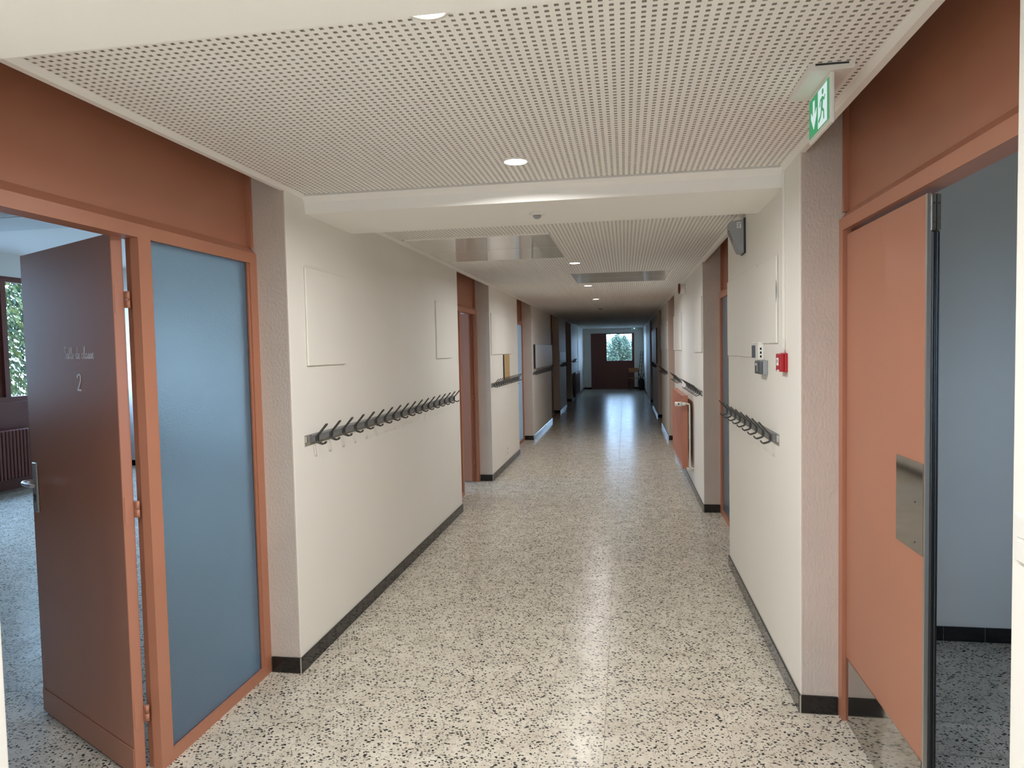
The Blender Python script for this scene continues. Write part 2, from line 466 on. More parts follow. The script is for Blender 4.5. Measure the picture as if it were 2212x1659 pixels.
# far left / right: windows near the end (piers left and right of them)
bm = B(); bx(bm, XL-.24, XL, 23.66, YEND, -.1, 2.9); bx(bm, XL2-.06, XL2, 23.4, 23.66, -.1, 1.6)
struct('wall_left', bm, 'wall_paint', 'white pier and sill wall at the far left end', 'wall')
bm = B(); bx(bm, XR, XR+.24, 23.3, YEND, -.1, 2.9)
struct('wall_right', bm, 'wall_paint', 'white pier at the far right end of the corridor', 'wall')

# ------------------------------------------------------------------ ceiling: perforated panels
P = .025; NX, NY = 23, 24
def perforated(nx, ny, hx=.0055, hy=.0053, th=.0125):
    bm = B()
    grid = [[bm.verts.new((i*P, j*P, 0)) for j in range(ny+1)] for i in range(nx+1)]
    for i in range(nx):
        for j in range(ny):
            cx, cy = (i+.5)*P, (j+.5)*P
            o4 = (grid[i][j], grid[i+1][j], grid[i+1][j+1], grid[i][j+1])
            lo = [bm.verts.new((cx+a*hx, cy+b*hy, 0)) for a, b in ((-1,-1),(1,-1),(1,1),(-1,1))]
            hi = [bm.verts.new((cx+a*hx, cy+b*hy, th)) for a, b in ((-1,-1),(1,-1),(1,1),(-1,1))]
            for k in range(4):
                n_ = (k+1) % 4
                bm.faces.new((o4[n_], o4[k], lo[k], lo[n_]))
                bm.faces.new((lo[n_], lo[k], hi[k], hi[n_])).material_index = 1
    return to_mesh('ceiling_panel', bm, ['ceiling_white', 'gypsum_edge'], False)
pan = perforated(NX, NY)
bm = B(); bx(bm, XL-.02, XR+.02, 1.3, YEND, CEIL+.0125, CEIL+.03)
ceiling = struct('ceiling', bm, 'ceiling_felt', 'white perforated acoustic ceiling over the corridor', 'ceiling')
XC0 = (XL+XR)/2-2*NX*P
ROWS = [1.44, 2.04, 2.64] + [3.90+.6*k for k in range(38)]
for y in ROWS:
    for k in range(4):
        link('ceiling_panel', pan, ceiling, (XC0+k*NX*P, y, CEIL))
bm = B(); bx(bm, -1.95, 1.1, 1.2, YEND+.3, 2.62, 2.70)
struct('ceiling', bm, 'ceiling_white', 'slab above the door recesses', 'ceiling')
bm = B(); bx(bm, -7.7, 5.4, -1.2, 27.2, 2.86, 3.1); bx(bm, -1.9, 5.4, YBACK-.3, -1.2, 2.86, 3.1)  # cut back behind the camera so sky reaches the added window
struct('ceiling', bm, 'ceiling_white', 'plain white ceiling of the rooms off the corridor', 'ceiling')
bm = B(); bx(bm, XL-.1, XR+.1, YBACK, .8, CEIL, CEIL+.1)
struct('ceiling', bm, 'ceiling_white', 'plain ceiling behind the camera', 'ceiling')
# edge trims along the ceiling
def strip(name, x0, x1, y0, y1, label):
    bm = B()
    s = 1 if x0 < -1 else -1
    xe = XL if s > 0 else XR
    # flat angle bead hanging just under the panels, small cove
    prism(bm, [(xe-s*.02, CEIL+.012), (xe-s*.02, CEIL-.014), (xe+s*.004, CEIL-.014), (xe+s*.010, CEIL-.010), (xe+s*.022, CEIL-.002), (xe+s*.022, CEIL+.012)], (y0, y1), 1)
    return struct(name, bm, 'trim_white', label, 'trim')
strip('trim_1', -1.6, -1.5, 1.46, 3.30, 'white angle bead along the left edge of the near ceiling')
strip('trim_2', .7, .72, 1.42, 3.30, 'white angle bead along the right edge of the near ceiling')
strip('trim_3', -1.6, -1.5, 3.90, YEND, 'white angle bead along the left edge of the far ceiling')
strip('trim_4', .7, .72, 3.90, YEND, 'white angle bead along the right edge of the far ceiling')
# beams
bm = B()
prism(bm, [(3.255, CEIL+.012), (3.255, CEIL-.006), (3.275, CEIL-.016), (3.292, CEIL-.030), (3.30, BEAM), (3.90, BEAM), (3.90, CEIL+.1), (3.255, CEIL+.1)], (XL-.02, XR+.02), 0)
struct('trim_5', bm, 'ceiling_white', 'white beam crossing the ceiling between the two perforated fields', 'beam')
bm = B(); bx(bm, XL-.2, XR+.2, .75, 1.44, BEAM, 2.62)
struct('trim_6', bm, 'ceiling_white', 'white beam across the top left of the picture, nearest the camera', 'beam')

# ------------------------------------------------------------------ recess partitions (frames, transoms, glass)
HB, HT = 1.99, 2.038
trim_n = [20]; win_n = [1]
def partition(side, y0, y1, posts, panes, label, glasslabel, hb=HB, solid=()):
    """posts: list of (y0,y1) front posts; panes: list of (y0,y1) frosted panes"""
    xf = XL2 if side < 0 else XR2            # front plane
    s = side                                  # deeper into the recess
    def X(d): return xf+s*d
    def b2(bm, d0, d1, ya, yb, za, zb):
        a, b = sorted((X(d0), X(d1))); bx(bm, a, b, ya, yb, za, zb)
    fr = thing(f'trim_{trim_n[0]}', label, 'door frame', (xf, (y0+y1)/2, 0), kind='structure'); trim_n[0] += 1
    L = lambda bm: bmesh.ops.translate(bm, verts=bm.verts, vec=(-xf, -(y0+y1)/2, 0))
    ht = hb+.048
    bm = B(); b2(bm, 0, .075, y0, y1, hb, ht); L(bm); obj('header', bm, 'terracotta_frame', fr)
    # sloping bead over the header and the recessed transom panel
    bm = B(); a = [(X(.004), ht), (X(.03), ht+.034), (X(.06), ht+.034), (X(.06), ht)]
    prism(bm, a, (y0, y1), 1); L(bm); obj('transom_bead', bm, 'terracotta_frame', fr)
    bm = B(); b2(bm, .032, .06, y0, y1, ht+.034, 2.7); L(bm); obj('transom_panel', bm, 'transom_paint', fr)
    for ya, yb in ((y0, y0+.022), (y1-.022, y1)):
        bm = B(); b2(bm, .012, .035, ya, yb, ht+.03, 2.7); L(bm); obj('transom_bead', bm, 'terracotta_frame', fr)
    for ya, yb in posts:
        bm = B(); b2(bm, 0, .034, ya, yb, 0, hb); b2(bm, .034, .07, ya+.022 if ya > y0+.01 else ya, yb-.0, 0, hb); L(bm); obj('post', bm, 'terracotta_frame', fr)
    for ya, yb in panes:
        bm = B(); b2(bm, 0, .05, ya, yb, 0, .046); L(bm); obj('sill_rail', bm, 'terracotta_frame', fr)
        w = thing(f'window_{win_n[0]}', glasslabel, 'glass panel', (X(.018), (ya+yb)/2, .046), kind='structure'); win_n[0] += 1
        bm = B(); bx(bm, -.003, .003, -(yb-ya)/2, (yb-ya)/2, 0, hb-.046); obj('frosted_pane', bm, 'frosted_glass', w)
        bm = B()
        for q in (-1, 1):
            yy = q*((yb-ya)/2-.006); bx(bm, -.010, .010, yy-.006, yy+.006, 0, hb-.046)
        obj('glazing_bead', bm, 'terracotta_frame', w)
    return fr

# left recess nearest the camera: open door, then frosted glass
partition(-1, L_NEAR, L_SEGS[0][0], [(L_NEAR, L_NEAR+.05), (2.268, 2.335), (3.025, 3.085)], [(2.335, 3.025)],
          'terracotta door frame with brown transom nearest on the left', 'tall frosted glass panel beside the open classroom door')
a, b = L_SEGS[0][1], L_SEGS[1][0]
partition(-1, a, b, [(a, a+.05), (a+.70, a+.765), (b-.06, b)], [(a+.05, a+.70)],
          'terracotta door frame in the second recess on the left', 'frosted glass panel beside the second door on the left')
a, b = L_SEGS[1][1], L_SEGS[2][0]
partition(-1, a, b, [(a, a+.05), (a+.80, a+.865), (b-.06, b)], [(a+.865, b-.06)],
          'terracotta door frame in the third recess on the left', 'pale blue frosted glass strip in the third recess on the left')
for i, nm in ((2, 'fourth'), (3, 'fifth')):
    a, b = L_SEGS[i][1], L_SEGS[i+1][0]
    partition(-1, a, b, [(a, a+.05), (a+.9, a+.965), (b-.06, b)], [],
              f'dark shaded door frame in the {nm} recess on the left', '')
partition(1, R_NEAR, R_SEGS[0][0], [(R_NEAR, R_NEAR+.05), (2.952, 3.0)], [],
          'terracotta frame and transom over the swing door on the right', '', hb=2.004)
a, b = R_SEGS[0][1], R_SEGS[1][0]
partition(1, a, b, [(a, a+.05), (a+.75, a+.815), (b-.06, b)], [(a+.05, a+.75), (a+.815, b-.06)],
          'terracotta frame in the second recess on the right', 'dark frosted glass panel in the second recess on the right')
for i, nm in ((1, 'third'), (2, 'fourth'), (3, 'fifth')):
    a, b = R_SEGS[i][1], R_SEGS[i+1][0]
    partition(1, a, b, [(a, a+.05), (a+.75, a+.815), (b-.06, b)], [],
              f'door frame hidden in the {nm} recess on the right', '')

# ------------------------------------------------------------------ doors
def stroke(bm, pts2, s0, z0, u, r, y, smooth=True):
    pts = [(s0+a*u, y, z0+b*u) for a, b in pts2]
    if smooth: pts = catmull(pts, 6)
    tube(bm, pts, r, 6, flat=(Vector((0, 1, 0)), .25))
GLY = {
 'S': ([(1.0,1.95),(.72,2.35),(.28,2.15),(.30,1.6),(.72,1.1),(.85,.5),(.5,.02),(.05,.22)], 1.1),
 'a': ([(.75,.85),(.4,1.0),(.1,.6),(.15,.12),(.45,.05),(.72,.4),(.78,.95),(.77,.3),(.95,.02),(1.15,.25)], 1.15),
 'l': ([(0,.25),(.35,.9),(.6,1.9),(.45,2.3),(.28,1.9),(.25,.5),(.42,.03),(.7,.25)], .7),
 'e': ([(0,.25),(.45,.5),(.6,.8),(.4,1.0),(.15,.65),(.2,.15),(.5,.0),(.85,.25)], .85),
 'd': ([(.75,.85),(.4,1.0),(.1,.6),(.15,.12),(.45,.05),(.72,.5),(.82,2.3),(.77,.4),(.95,.02),(1.15,.25)], 1.15),
 'c': ([(.75,.8),(.5,1.0),(.15,.7),(.15,.2),(.45,.0),(.85,.25)], .85),
 's': ([(0,.25),(.38,.8),(.42,1.0),(.6,.55),(.5,.08),(.22,.03),(.12,.15),(.45,.1),(.8,.25)], .8),
 ' ': (None, .7)}
def make_leaf(name, label, loc, rotz, w=.84, h=2.0, text=False, kick=True):
    t = thing(name, label, 'door', loc, rotz, kind='structure')
    bm = B(); rbx(bm, 0, w, 0, .04, .01, h, .002); lf = obj('door_leaf', bm, 'terracotta_paint', t)
    if kick:
        bm = B(); rbx(bm, .004, w-.002, -.004, 0, .012, .112, .0015); obj('kick_board', bm, 'terracotta_paint', t)
    # handle set
    bm = B(); rbx(bm, .028, .074, -.008, 0, .90, 1.115, .003); pl = obj('handle_plate', bm, 'steel_handle', t)
    bm = B(); cyl(bm, (.051, -.008, 1.035), (.051, -.05, 1.035), .009, seg=12)
    tube(bm, catmull([(.051, -.046, 1.035), (.075, -.056, 1.035), (.12, -.058, 1.034), (.165, -.054, 1.033)], 5), .0095, 8)
    obj('lever', bm, 'steel_handle', pl)
    bm = B(); cyl(bm, (.051, -.0085, .972), (.051, -.0105, .972), .0085, seg=14); bx(bm, .048, .054, -.0105, -.0085, .945, .968)
    obj('keyhole', bm, 'dark_plastic', pl)
    # hinges on the room side edge
    for z in (.203, .969, 1.735):
        hg = B(); cyl(hg, (w+.012, .046, z), (w+.012, .046, z+.029), .0075, seg=10); cyl(hg, (w+.012, .046, z+.031), (w+.012, .046, z+.06), .0075, seg=10)
        bx(hg, w-.001, w+.010, .0375, .0405, z, z+.06); bx(hg, w, w+.0015, .006, .034, z-.02, z+.08)
        obj('hinge', hg, 'terracotta_frame', t)
    if text:
        bm = B(); u = .0202; x = .402
        for ch in 'Salle de classe':
            gl, adv = GLY[ch]
            if gl: stroke(bm, gl, x, 1.555, u, .0017, -.0003)
            x += adv*u
        obj('lettering', bm, 'letter_white', t)
        bm = B(); stroke(bm, [(.0,.78),(.06,.93),(.2,1.0),(.37,.97),(.46,.82),(.44,.64),(.33,.44),(.0,.02)], .512, 1.432, .062, .0042, -.0003)
        stroke(bm, [(.0,.03),(.5,.03)], .512, 1.432, .062, .0042, -.0003, False)
        obj('numeral', bm, 'letter_white', t)
    return t
make_leaf('door_1', 'open terracotta classroom door lettered Salle de classe 2', (-2.55, 2.596, 0), math.atan2(2.213-2.596, -1.803+2.55), text=True)
a, b = L_SEGS[0][1], L_SEGS[1][0]
ang = math.radians(-14)
hx, hy = XL2-.075, b-.10
make_leaf('door_2', 'open terracotta door in the second recess on the left', (hx-.74*math.cos(ang), hy-.74*math.sin(ang), 0), ang, w=.74)
# closed leaves in farther recesses
def closed_leaf(name, label, side, y0, y1, h=1.985):
    x = XL2-.04 if side < 0 else XR2+.02
    t = thing(name, label, 'door', (x, (y0+y1)/2, 0), kind='structure')
    w = (y1-y0)/2-.002
    bm = B(); rbx(bm, 0, .04, -w, w, .01, h, .002); obj('door_leaf', bm, 'terracotta_paint', t)
    s = 1 if side < 0 else -1; xf = .04 if side < 0 else 0
    bm = B(); bx(bm, *sorted((xf, xf+s*.006)), w-.075, w-.03, .9, 1.115)
    tube(bm, [(xf+s*.006, w-.05, 1.03), (xf+s*.05, w-.05, 1.03), (xf+s*.05, w-.16, 1.03)], .009, 8)
    obj('handle', bm, 'steel_handle', t)
    return t
dn = 3
for side, segs, rec in ((-1, L_SEGS, (1, 2, 3)), (1, R_SEGS, (1, 2, 3))):
    for i in rec:
        a, b = segs[i][1], segs[i+1][0]
        off = .865 if side < 0 else .75
        sd = 'left' if side < 0 else 'right'
        nm = {1: 'third', 2: 'fourth', 3: 'fifth'}[i]
        if i == 1 and side < 0:
            closed_leaf(f'door_{dn}', f'closed door in the {nm} recess on the {sd}', side, a+.05, a+.80); dn += 1
        else:
            mid = a+.9 if side < 0 else a+.75
            closed_leaf(f'door_{dn}', f'shaded closed door in the {nm} recess on the {sd}, nearer leaf', side, a+.05, mid); dn += 1
            closed_leaf(f'door_{dn}', f'shaded closed door in the {nm} recess on the {sd}, farther leaf', side, mid+.065, b-.06); dn += 1
# right swing door
YA, YB2 = 2.205, 2.945
XD = .878
t = thing('door_20', 'terracotta swing door with steel kick plate on the right', 'door', (XD, YB2, 0), kind='structure')
def LD(bm): bmesh.ops.translate(bm, verts=bm.verts, vec=(-XD, -YB2, 0))
bm = B(); bx(bm, XD, XD+.034, YA+.012, YB2, .012, 1.985); LD(bm); obj('door_leaf', bm, 'terracotta_paint', t)
bm = B(); bx(bm, XD-.001, XD+.010, YA, YA+.012, .012, 1.985); LD(bm); obj('edge_strip', bm, 'alu', t)
bm = B(); rbx(bm, XD+.010, XD+.022, YA-.006, YA+.012, .012, 1.875, .004, 2); rbx(bm, XD+.023, XD+.034, YA-.002, YA+.012, .012, 1.875, .004, 2); LD(bm); obj('edge_gasket', bm, 'rubber_black', t)
bm = B(); bx(bm, XD+.010, XD+.021, YA-.004, YA+.012, 1.877, 1.98); bx(bm, XD+.023, XD+.034, YA-.004, YA+.012, 1.877, 1.98); LD(bm); pv = obj('pivot_plate', bm, 'steel_brushed', t)
bm = B()
for zz in (1.90, 1.955):
    for xx in (.0155, .0285): cyl(bm, (XD+xx, YA-.0055, zz), (XD+xx, YA-.004, zz), .0025, seg=8)
LD(bm); obj('screw', bm, 'dark_plastic', pv)
bm = B(); bx(bm, XD-.0025, XD, YA+.014, YB2-.004, .014, .272); LD(bm); obj('kick_plate', bm, 'steel_brushed', t)
for xx, nm in ((XD-.0025, 'push_plate'), (XD+.034, 'push_plate')):
    bm = B(); bx(bm, xx, xx+.0025, YA+.014, 2.425, .906, 1.186); LD(bm); pp = obj(nm, bm, 'steel_brushed', t)
    if xx < XD:
        bm = B()
        for zz in (.935, 1.06): cyl(bm, (xx-.001, YA+.07, zz), (xx, YA+.07, zz), .003, seg=8)
        LD(bm); obj('screw', bm, 'dark_plastic', pp)

# ------------------------------------------------------------------ black plinth tiles
def plinth(name, label, runs):
    """runs: (axis, fixed, a0, a1, facing) ; axis 'y': along y on plane x=fixed facing +-x ; axis 'x': along x on plane y=fixed facing -y/+y"""
    gb = B(); H = .077
    for ax, f, a0, a1, s in runs:
        if ax == 'y': bx(gb, *sorted((f, f+s*.007)), a0, a1, 0, H-.001)
        else: bx(gb, a0, a1, *sorted((f, f+s*.007)), 0, H-.001)
    root = struct(name, gb, 'grout', label, 'baseboard')
    cache = {}
    for ax, f, a0, a1, s in runs:
        a = a0
        while a < a1-.004:
            b = min(a+.1975, a1)
            key = (ax, s, round(b-a, 3))
            if key not in cache:
                bm = B(); w = b-a-.002
                if ax == 'y': rbx(bm, *sorted((0, s*.0095)), 0, w, .001, H, .0015)
                else: rbx(bm, 0, w, *sorted((0, s*.0095)), .001, H, .0015)
                cache[key] = to_mesh('plinth_tile', bm, 'plinth_tile')
            link('plinth_tile', cache[key], root, (f, a+.001, 0) if ax == 'y' else (a+.001, f, 0))
            a = b
    return root
plinth('baseboard_left', 'black glazed plinth tiles along the foot of the left wall',
       [r for a, b in L_SEGS for r in (('y', XL, a-.0095, b, 1), ('x', a, XL2+.004, XL, -1))] + [('y', XL, 23.66, YEND, 1)])
plinth('baseboard_right', 'black glazed plinth tiles along the foot of the right wall',
       [r for a, b in R_SEGS for r in (('y', XR, a-.0095, b, -1), ('x', a, XR, XR2-.002, -1))] + [('y', XR, 23.3, YEND, -1)])

# ------------------------------------------------------------------ rooms off the corridor
def window_unit(name, label, x, y0, y1, z0, z1, axis='y', d=.06, mullions=(), blind=None, panelmat='facade_brown'):
    """frame with panes in a facade; axis y: lies in plane x. blind: (a0,a1) opaque part"""
    t = thing(name, label, 'window', (0, 0, 0), kind='structure')
    def bb(bm, a0, a1, zz0, zz1, dd0=-d/2, dd1=d/2):
        if axis == 'y': bx(bm, x+dd0, x+dd1, a0, a1, zz0, zz1)
        else: bx(bm, a0, a1, x+dd0, x+dd1, zz0, zz1)
    f = .06
    for a0, a1, q0, q1 in ((y0, y1, z0, z0+f), (y0, y1, z1-f, z1), (y0, y0+f, z0+f, z1-f), (y1-f, y1, z0+f, z1-f)):
        bm = B(); bb(bm, a0, a1, q0, q1); obj('window_frame', bm, panelmat, t)
    cuts = [y0+f]
    for m_ in mullions:
        bm = B(); bb(bm, m_-.035, m_+.035, z0+f, z1-f); obj('mullion', bm, panelmat, t); cuts += [m_-.035, m_+.035]
    cuts.append(y1-f)
    for k in range(0, len(cuts), 2):
        bm = B(); opaque = blind is not None and (k//2) in blind
        bb(bm, cuts[k], cuts[k+1], z0+f, z1-f, -.012 if opaque else -.003, .012 if opaque else .003)
        obj('blind_panel' if opaque else 'pane', bm, panelmat if opaque else 'window_glass', t)
    return t
XW = -7.35
# classroom facade: sill wall, head and windows
bm = B(); bx(bm, XW-.25, XW, -1.2, 20.2, 2.58, 3.0)
struct('wall_far_left', bm, 'wall_paint', 'white wall strip above the classroom windows', 'wall')
bm = B(); bx(bm, XW-.25, XW, -1.2, 20.2, -.1, 1.06)
YW = [.2, 2.0, 3.8, 5.6, 7.245]
bx(bm, XW-.25, XW, -1.2, 4.1, 1.06, 2.58); bx(bm, XW-.25, XW, 8.75, 9.6, 1.06, 2.58); bx(bm, XW-.25, XW, 18.6, 20.2, 1.06, 2.58)
struct('wall_far_left', bm, 'facade_brown', 'brown outer wall below the classroom windows', 'wall')
window_unit('window_20', 'classroom window in brown frame with garden behind, left of the open door', XW-.1, 4.1, 8.75, 1.06, 2.58, 'y', .1,
            mullions=(5.1, 6.62, 7.27), blind=(2,))
window_unit('window_21', 'farther classroom window in brown frame', XW-.1, 9.6, 18.6, 1.06, 2.58, 'y', .1, mullions=(12, 14.2, 16.4))
portal('portal_class_a', (XW+.02, 6.42, 1.82), (0, -math.pi/2, 0), 1.5, 4.6)
portal('portal_class_b', (XW+.02, 14.1, 1.82), (0, -math.pi/2, 0), 1.5, 8.9)
bm = B(); bx(bm, XW, XL-.2, 8.98, 9.12, -.1, 2.9)
struct('wall_class', bm, 'wall_paint', 'white classroom wall seen through the gap beside the open door', 'wall')
bm = B(); bx(bm, XW, XL-.2, -1.2, -1.05, -.1, 2.9)
struct('wall_class', bm, 'wall_paint', 'near end wall of the classroom', 'wall')
bm = B(); bx(bm, XW-.2, XL-.2, 20.1, 20.25, -.1, 2.9)
struct('wall_class', bm, 'wall_paint', 'far end wall of the second classroom', 'wall')
bm = B(); bx(bm, XW, XL2-.1, 8.965, 8.98, 0, .077)
struct('baseboard_class', bm, 'plinth_tile', 'black plinth at the back of the classroom', 'baseboard')
# right rooms
bm = B(); bx(bm, XR+.2, 3.6, 3.83, 3.95, -.1, 2.9)
struct('wall_room', bm, 'wall_paint', 'bluish lit wall behind the swing door on the right', 'wall')
bm = B(); bx(bm, XR+.2, 3.6, .6, .72, -.1, 2.9)
struct('wall_room', bm, 'wall_paint', 'near wall of the room on the right', 'wall')
bm = B(); bx(bm, 3.6, 3.75, .6, 3.95, -.1, 1.1); bx(bm, 3.6, 3.75, .6, 3.95, 1.85, 2.9); bx(bm, 3.6, 3.75, .6, 1.3, 1.1, 1.85); bx(bm, 3.6, 3.75, 2.1, 3.95, 1.1, 1.85)
struct('wall_room', bm, 'wall_paint', 'outer wall of the room on the right', 'wall')
window_unit('window_22', 'window of the room behind the swing door', 3.68, 1.3, 2.1, 1.1, 1.85, 'y', .08)
portal('portal_room', (3.58, 1.7, 1.475), (0, math.pi/2, 0), .7, .75)
plinth('baseboard_room', 'black plinth tiles at the foot of the bluish room wall', [('x', 3.83, 1.02, 3.55, -1)])
bm = B(); bx(bm, XR+.2, 4.6, 10.1, 10.25, -.1, 2.9); bx(bm, 4.6, 4.75, 3.95, 10.25, -.1, 1.2); bx(bm, 4.6, 4.75, 3.95, 10.25, 2.0, 2.9); bx(bm, 4.6, 4.75, 3.95, 5.4, 1.2, 2.0); bx(bm, 4.6, 4.75, 6.2, 10.25, 1.2, 2.0)
struct('wall_room', bm, 'wall_paint', 'walls of the room behind the dark frosted glass', 'wall')
window_unit('window_23', 'window of the room behind the dark frosted glass', 4.68, 5.4, 6.2, 1.2, 2.0, 'y', .08)
portal('portal_room_b', (4.58, 5.8, 1.6), (0, math.pi/2, 0), .7, .7)
bm = B(); bx(bm, 3.6, 4.75, 3.83, 3.97, -.1, 2.9)
struct('wall_room', bm, 'wall_paint', 'corner wall between the rooms on the right', 'wall')

# ------------------------------------------------------------------ end of the corridor
bm = B()
EX0, EX1, EZ1 = -1.295, .352, 2.15
bx(bm, XL-.3, EX0, YEND, YEND+.2, -.1, 2.9); bx(bm, EX1, XR+.3, YEND, YEND+.2, -.1, 2.9); bx(bm, EX0, EX1, YEND, YEND+.2, EZ1, 2.9)
struct('wall_end', bm, 'wall_paint', 'shaded wall closing the far end of the corridor', 'wall')
WX0, WX1, WZ0, WZ1 = -.69, .262, 1.10, 2.115
t = thing('window_24', 'dark brown end panel with a bright window onto a shrub', 'window', ((EX0+EX1)/2, YEND, 0), kind='structure')
EC = (EX0+EX1)/2
def eb(bm, x0, x1, z0, z1, d0, d1): bx(bm, x0-EC, x1-EC, d0, d1, z0, z1)
for x0, x1, z0, z1 in ((EX0, EX0+.07, 0, EZ1), (EX1-.085, EX1, 0, EZ1), (EX0+.07, EX1-.085, WZ1, EZ1), (EX0+.07, EX1-.085, .99, WZ0), (WX0-.09, WX0, WZ0, WZ1), (EX0+.07, EX1-.085, 0, .07)):
    bm = B(); eb(bm, x0, x1, z0, z1, -.02, .08); obj('window_frame', bm, 'facade_brown', t)
bm = B(); eb(bm, EX0+.07, WX0-.09, WZ0, WZ1, .01, .05); obj('blind_panel', bm, 'facade_brown', t)
bm = B(); eb(bm, EX0+.07, EX1-.085, .07, .99, .01, .05); obj('lower_panel', bm, 'facade_brown', t)
bm = B(); eb(bm, WX0, WX1, WZ0, WZ1, .03, .036); obj('pane', bm, 'window_glass', t)
portal('portal_end', ((WX0+WX1)/2, YEND-.03, (WZ0+WZ1)/2), (-math.pi/2, 0, 0), WX1-WX0, WZ1-WZ0)
bm = B(); bx(bm, XL, EX0, YEND-.01, YEND, 0, .077); bx(bm, EX1, XR, YEND-.01, YEND, 0, .077)
struct('baseboard_end', bm, 'plinth_tile', 'black plinth at the far end wall', 'baseboard')
window_unit('window_27', 'added unseen window in the left wall behind the camera', XL-.12, -4.4, -2.2, .9, 2.25, 'y', .08, mullions=(-3.3,))  # added out of view to bring daylight onto the camera-facing pillar ends
portal('portal_back', (XL+.02, -3.3, 1.575), (0, -math.pi/2, 0), 1.3, 2.15)
window_unit('window_25', 'bright window over the radiator at the far left end', XL2-.03, 23.42, 23.66, 1.6, 2.3, 'y', .06, panelmat='dark_paint')
window_unit('window_26', 'dark side panel at the far right end of the corridor', XR2+.03, 22.9, 23.3, .02, 2.3, 'y', .06, panelmat='dark_paint', blind=(0,))
bm = B(); bx(bm, XL2-.1, XL2, 23.4, 23.66, 2.3, 2.7); bx(bm, XR2, XR2+.1, 22.9, 23.3, 2.3, 2.7)
struct('trim_40', bm, 'wall_paint', 'wall heads above the far side windows', 'trim')
portal('portal_end_left', (XL2+.02, 23.54, 1.95), (0, -math.pi/2, 0), .66, .2)

# ------------------------------------------------------------------ lamps
def downlight(y, label, on=True, k=1.0, cx=(XL+XR)/2-.008):
    t = thing('downlight', label, 'light', (cx, y, CEIL), group='recessed round ceiling lights')
    bm = B(); lathe(bm, [(.050, .004), (.058, .0), (.058, -.004), (.049, -.006), (.047, -.003)], (0, 0, 0), 28); obj('trim_ring', bm, 'white_plastic', t)
    bm = B(); lathe(bm, [(.001, -.0045), (.0465, -.0045), (.0465, -.0052), (.001, -.0075)], (0, 0, 0), 28); obj('diffuser', bm, 'lamp_glow' if on else 'white_plastic', t)
    if on:
        l = bpy.data.lights.new('downlight_lamp', 'AREA'); l.shape = 'DISK'; l.size = .09; l.energy = LAMP_POWER*k
        l.color = (1, .993, .982); l.spread = math.radians(168)
        lo = bpy.data.objects.new('downlight_lamp', l); COL.objects.link(lo); lo.parent = t; lo.location = (0, 0, -.010)
    return t
downlight(1.575, 'lit round downlight half hidden behind the nearest beam')
downlight(2.895, 'lit round downlight just in front of the crossing beam')
downlight(6.36, 'lit round downlight after the first glossy ceiling panel')
downlight(8.66, 'lit round downlight after the second glossy ceiling panel')
downlight(11.02, 'farthest lit round downlight')
downlight(.15, 'added unseen downlight behind the camera', k=1.3)  # this and the next two: unseen lamps added to brighten pillar faces
downlight(-1.3, 'added unseen downlight farther behind the camera', k=1.3)
downlight(-2.9, 'added unseen downlight at the back behind the camera', k=1.3)

# ------------------------------------------------------------------ ceiling fittings
def gloss_panel(x0, x1, y0, y1, label):
    t = thing('ceiling_hatch', label, 'ceiling panel', ((x0+x1)/2, (y0+y1)/2, CEIL), group='glossy ceiling panels')
    w, d = (x1-x0)/2, (y1-y0)/2
    for a, b in ((-d, -.002), (.002, d)):
        bm = B(); bx(bm, -w+.006, w-.006, a+.004, b-.004, -.006, 0); obj('glossy_sheet', bm, 'gloss_panel', t)
    bm = B()
    for q in ((-w, w, -d, -d+.006), (-w, w, d-.006, d), (-w, -w+.006, -d, d), (w-.006, w, -d, d)): bx(bm, q[0], q[1], q[2], q[3], -.008, 0)
    obj('edge_frame', bm, 'trim_white', t)
gloss_panel(-1.53, -.49, 4.70, 5.94, 'glossy white ceiling panel nearer the camera, by the left wall')
gloss_panel(-.555, .48, 7.21, 8.30, 'glossy grey reflecting ceiling panel farther down the corridor')
t = thing('motion_detector', 'small white dome detector under the crossing beam', 'detector', (-.44, 3.59, BEAM))
bm = B(); lathe(bm, [(.040, 0), (.042, -.004), (.030, -.010), (.022, -.011)], (0, 0, 0), 24); obj('base', bm, 'white_plastic', t)
bm = B(); lathe(bm, [(.022, -.010), (.021, -.018), (.015, -.025), (.004, -.029)], (0, 0, 0), 24); obj('dome', bm, 'grey_plastic', t)
t = thing('motion_detector', 'tiny detector on the dim far ceiling', 'detector', (-.46, 13.6, CEIL))
bm = B(); lathe(bm, [(.045, 0), (.045, -.008), (.03, -.03), (.01, -.035)], (0, 0, 0), 18); obj('dome', bm, 'grey_plastic', t)

# exit sign
t = thing('exit_sign', 'green running man exit sign hanging under the perforated ceiling', 'exit sign', (.588, 2.235, CEIL))
bm = B(); prism(bm, [(-.061, 0), (-.061, -.014), (-.055, -.020), (.055, -.020), (.061, -.014), (.061, 0)], (-.125, .125), 1); bs = obj('base', bm, 'white_plastic', t)
bm = B(); bx(bm, -.045, .045, -.1262, -.1248, -.006, -.001); obj('vent_slot', bm, 'dark_plastic', bs)
S0, S1, Z0, Z1 = -.115, .113, -.150, -.020
bm = B(); rbx(bm, -.002, .010, S0, S1, Z0-.012, Z1, .002); obj('plate', bm, 'white_plastic', t)
bm = B(); bx(bm, -.0035, -.002, S0+.012, S1-.006, Z0+.002, Z1-.012); pic = obj('pictogram_panel', bm, 'sign_green', t)
def flatpoly(bm, pts): prism(bm, [(y, z) for y, z in pts], (-.0045, -.0035), 0)
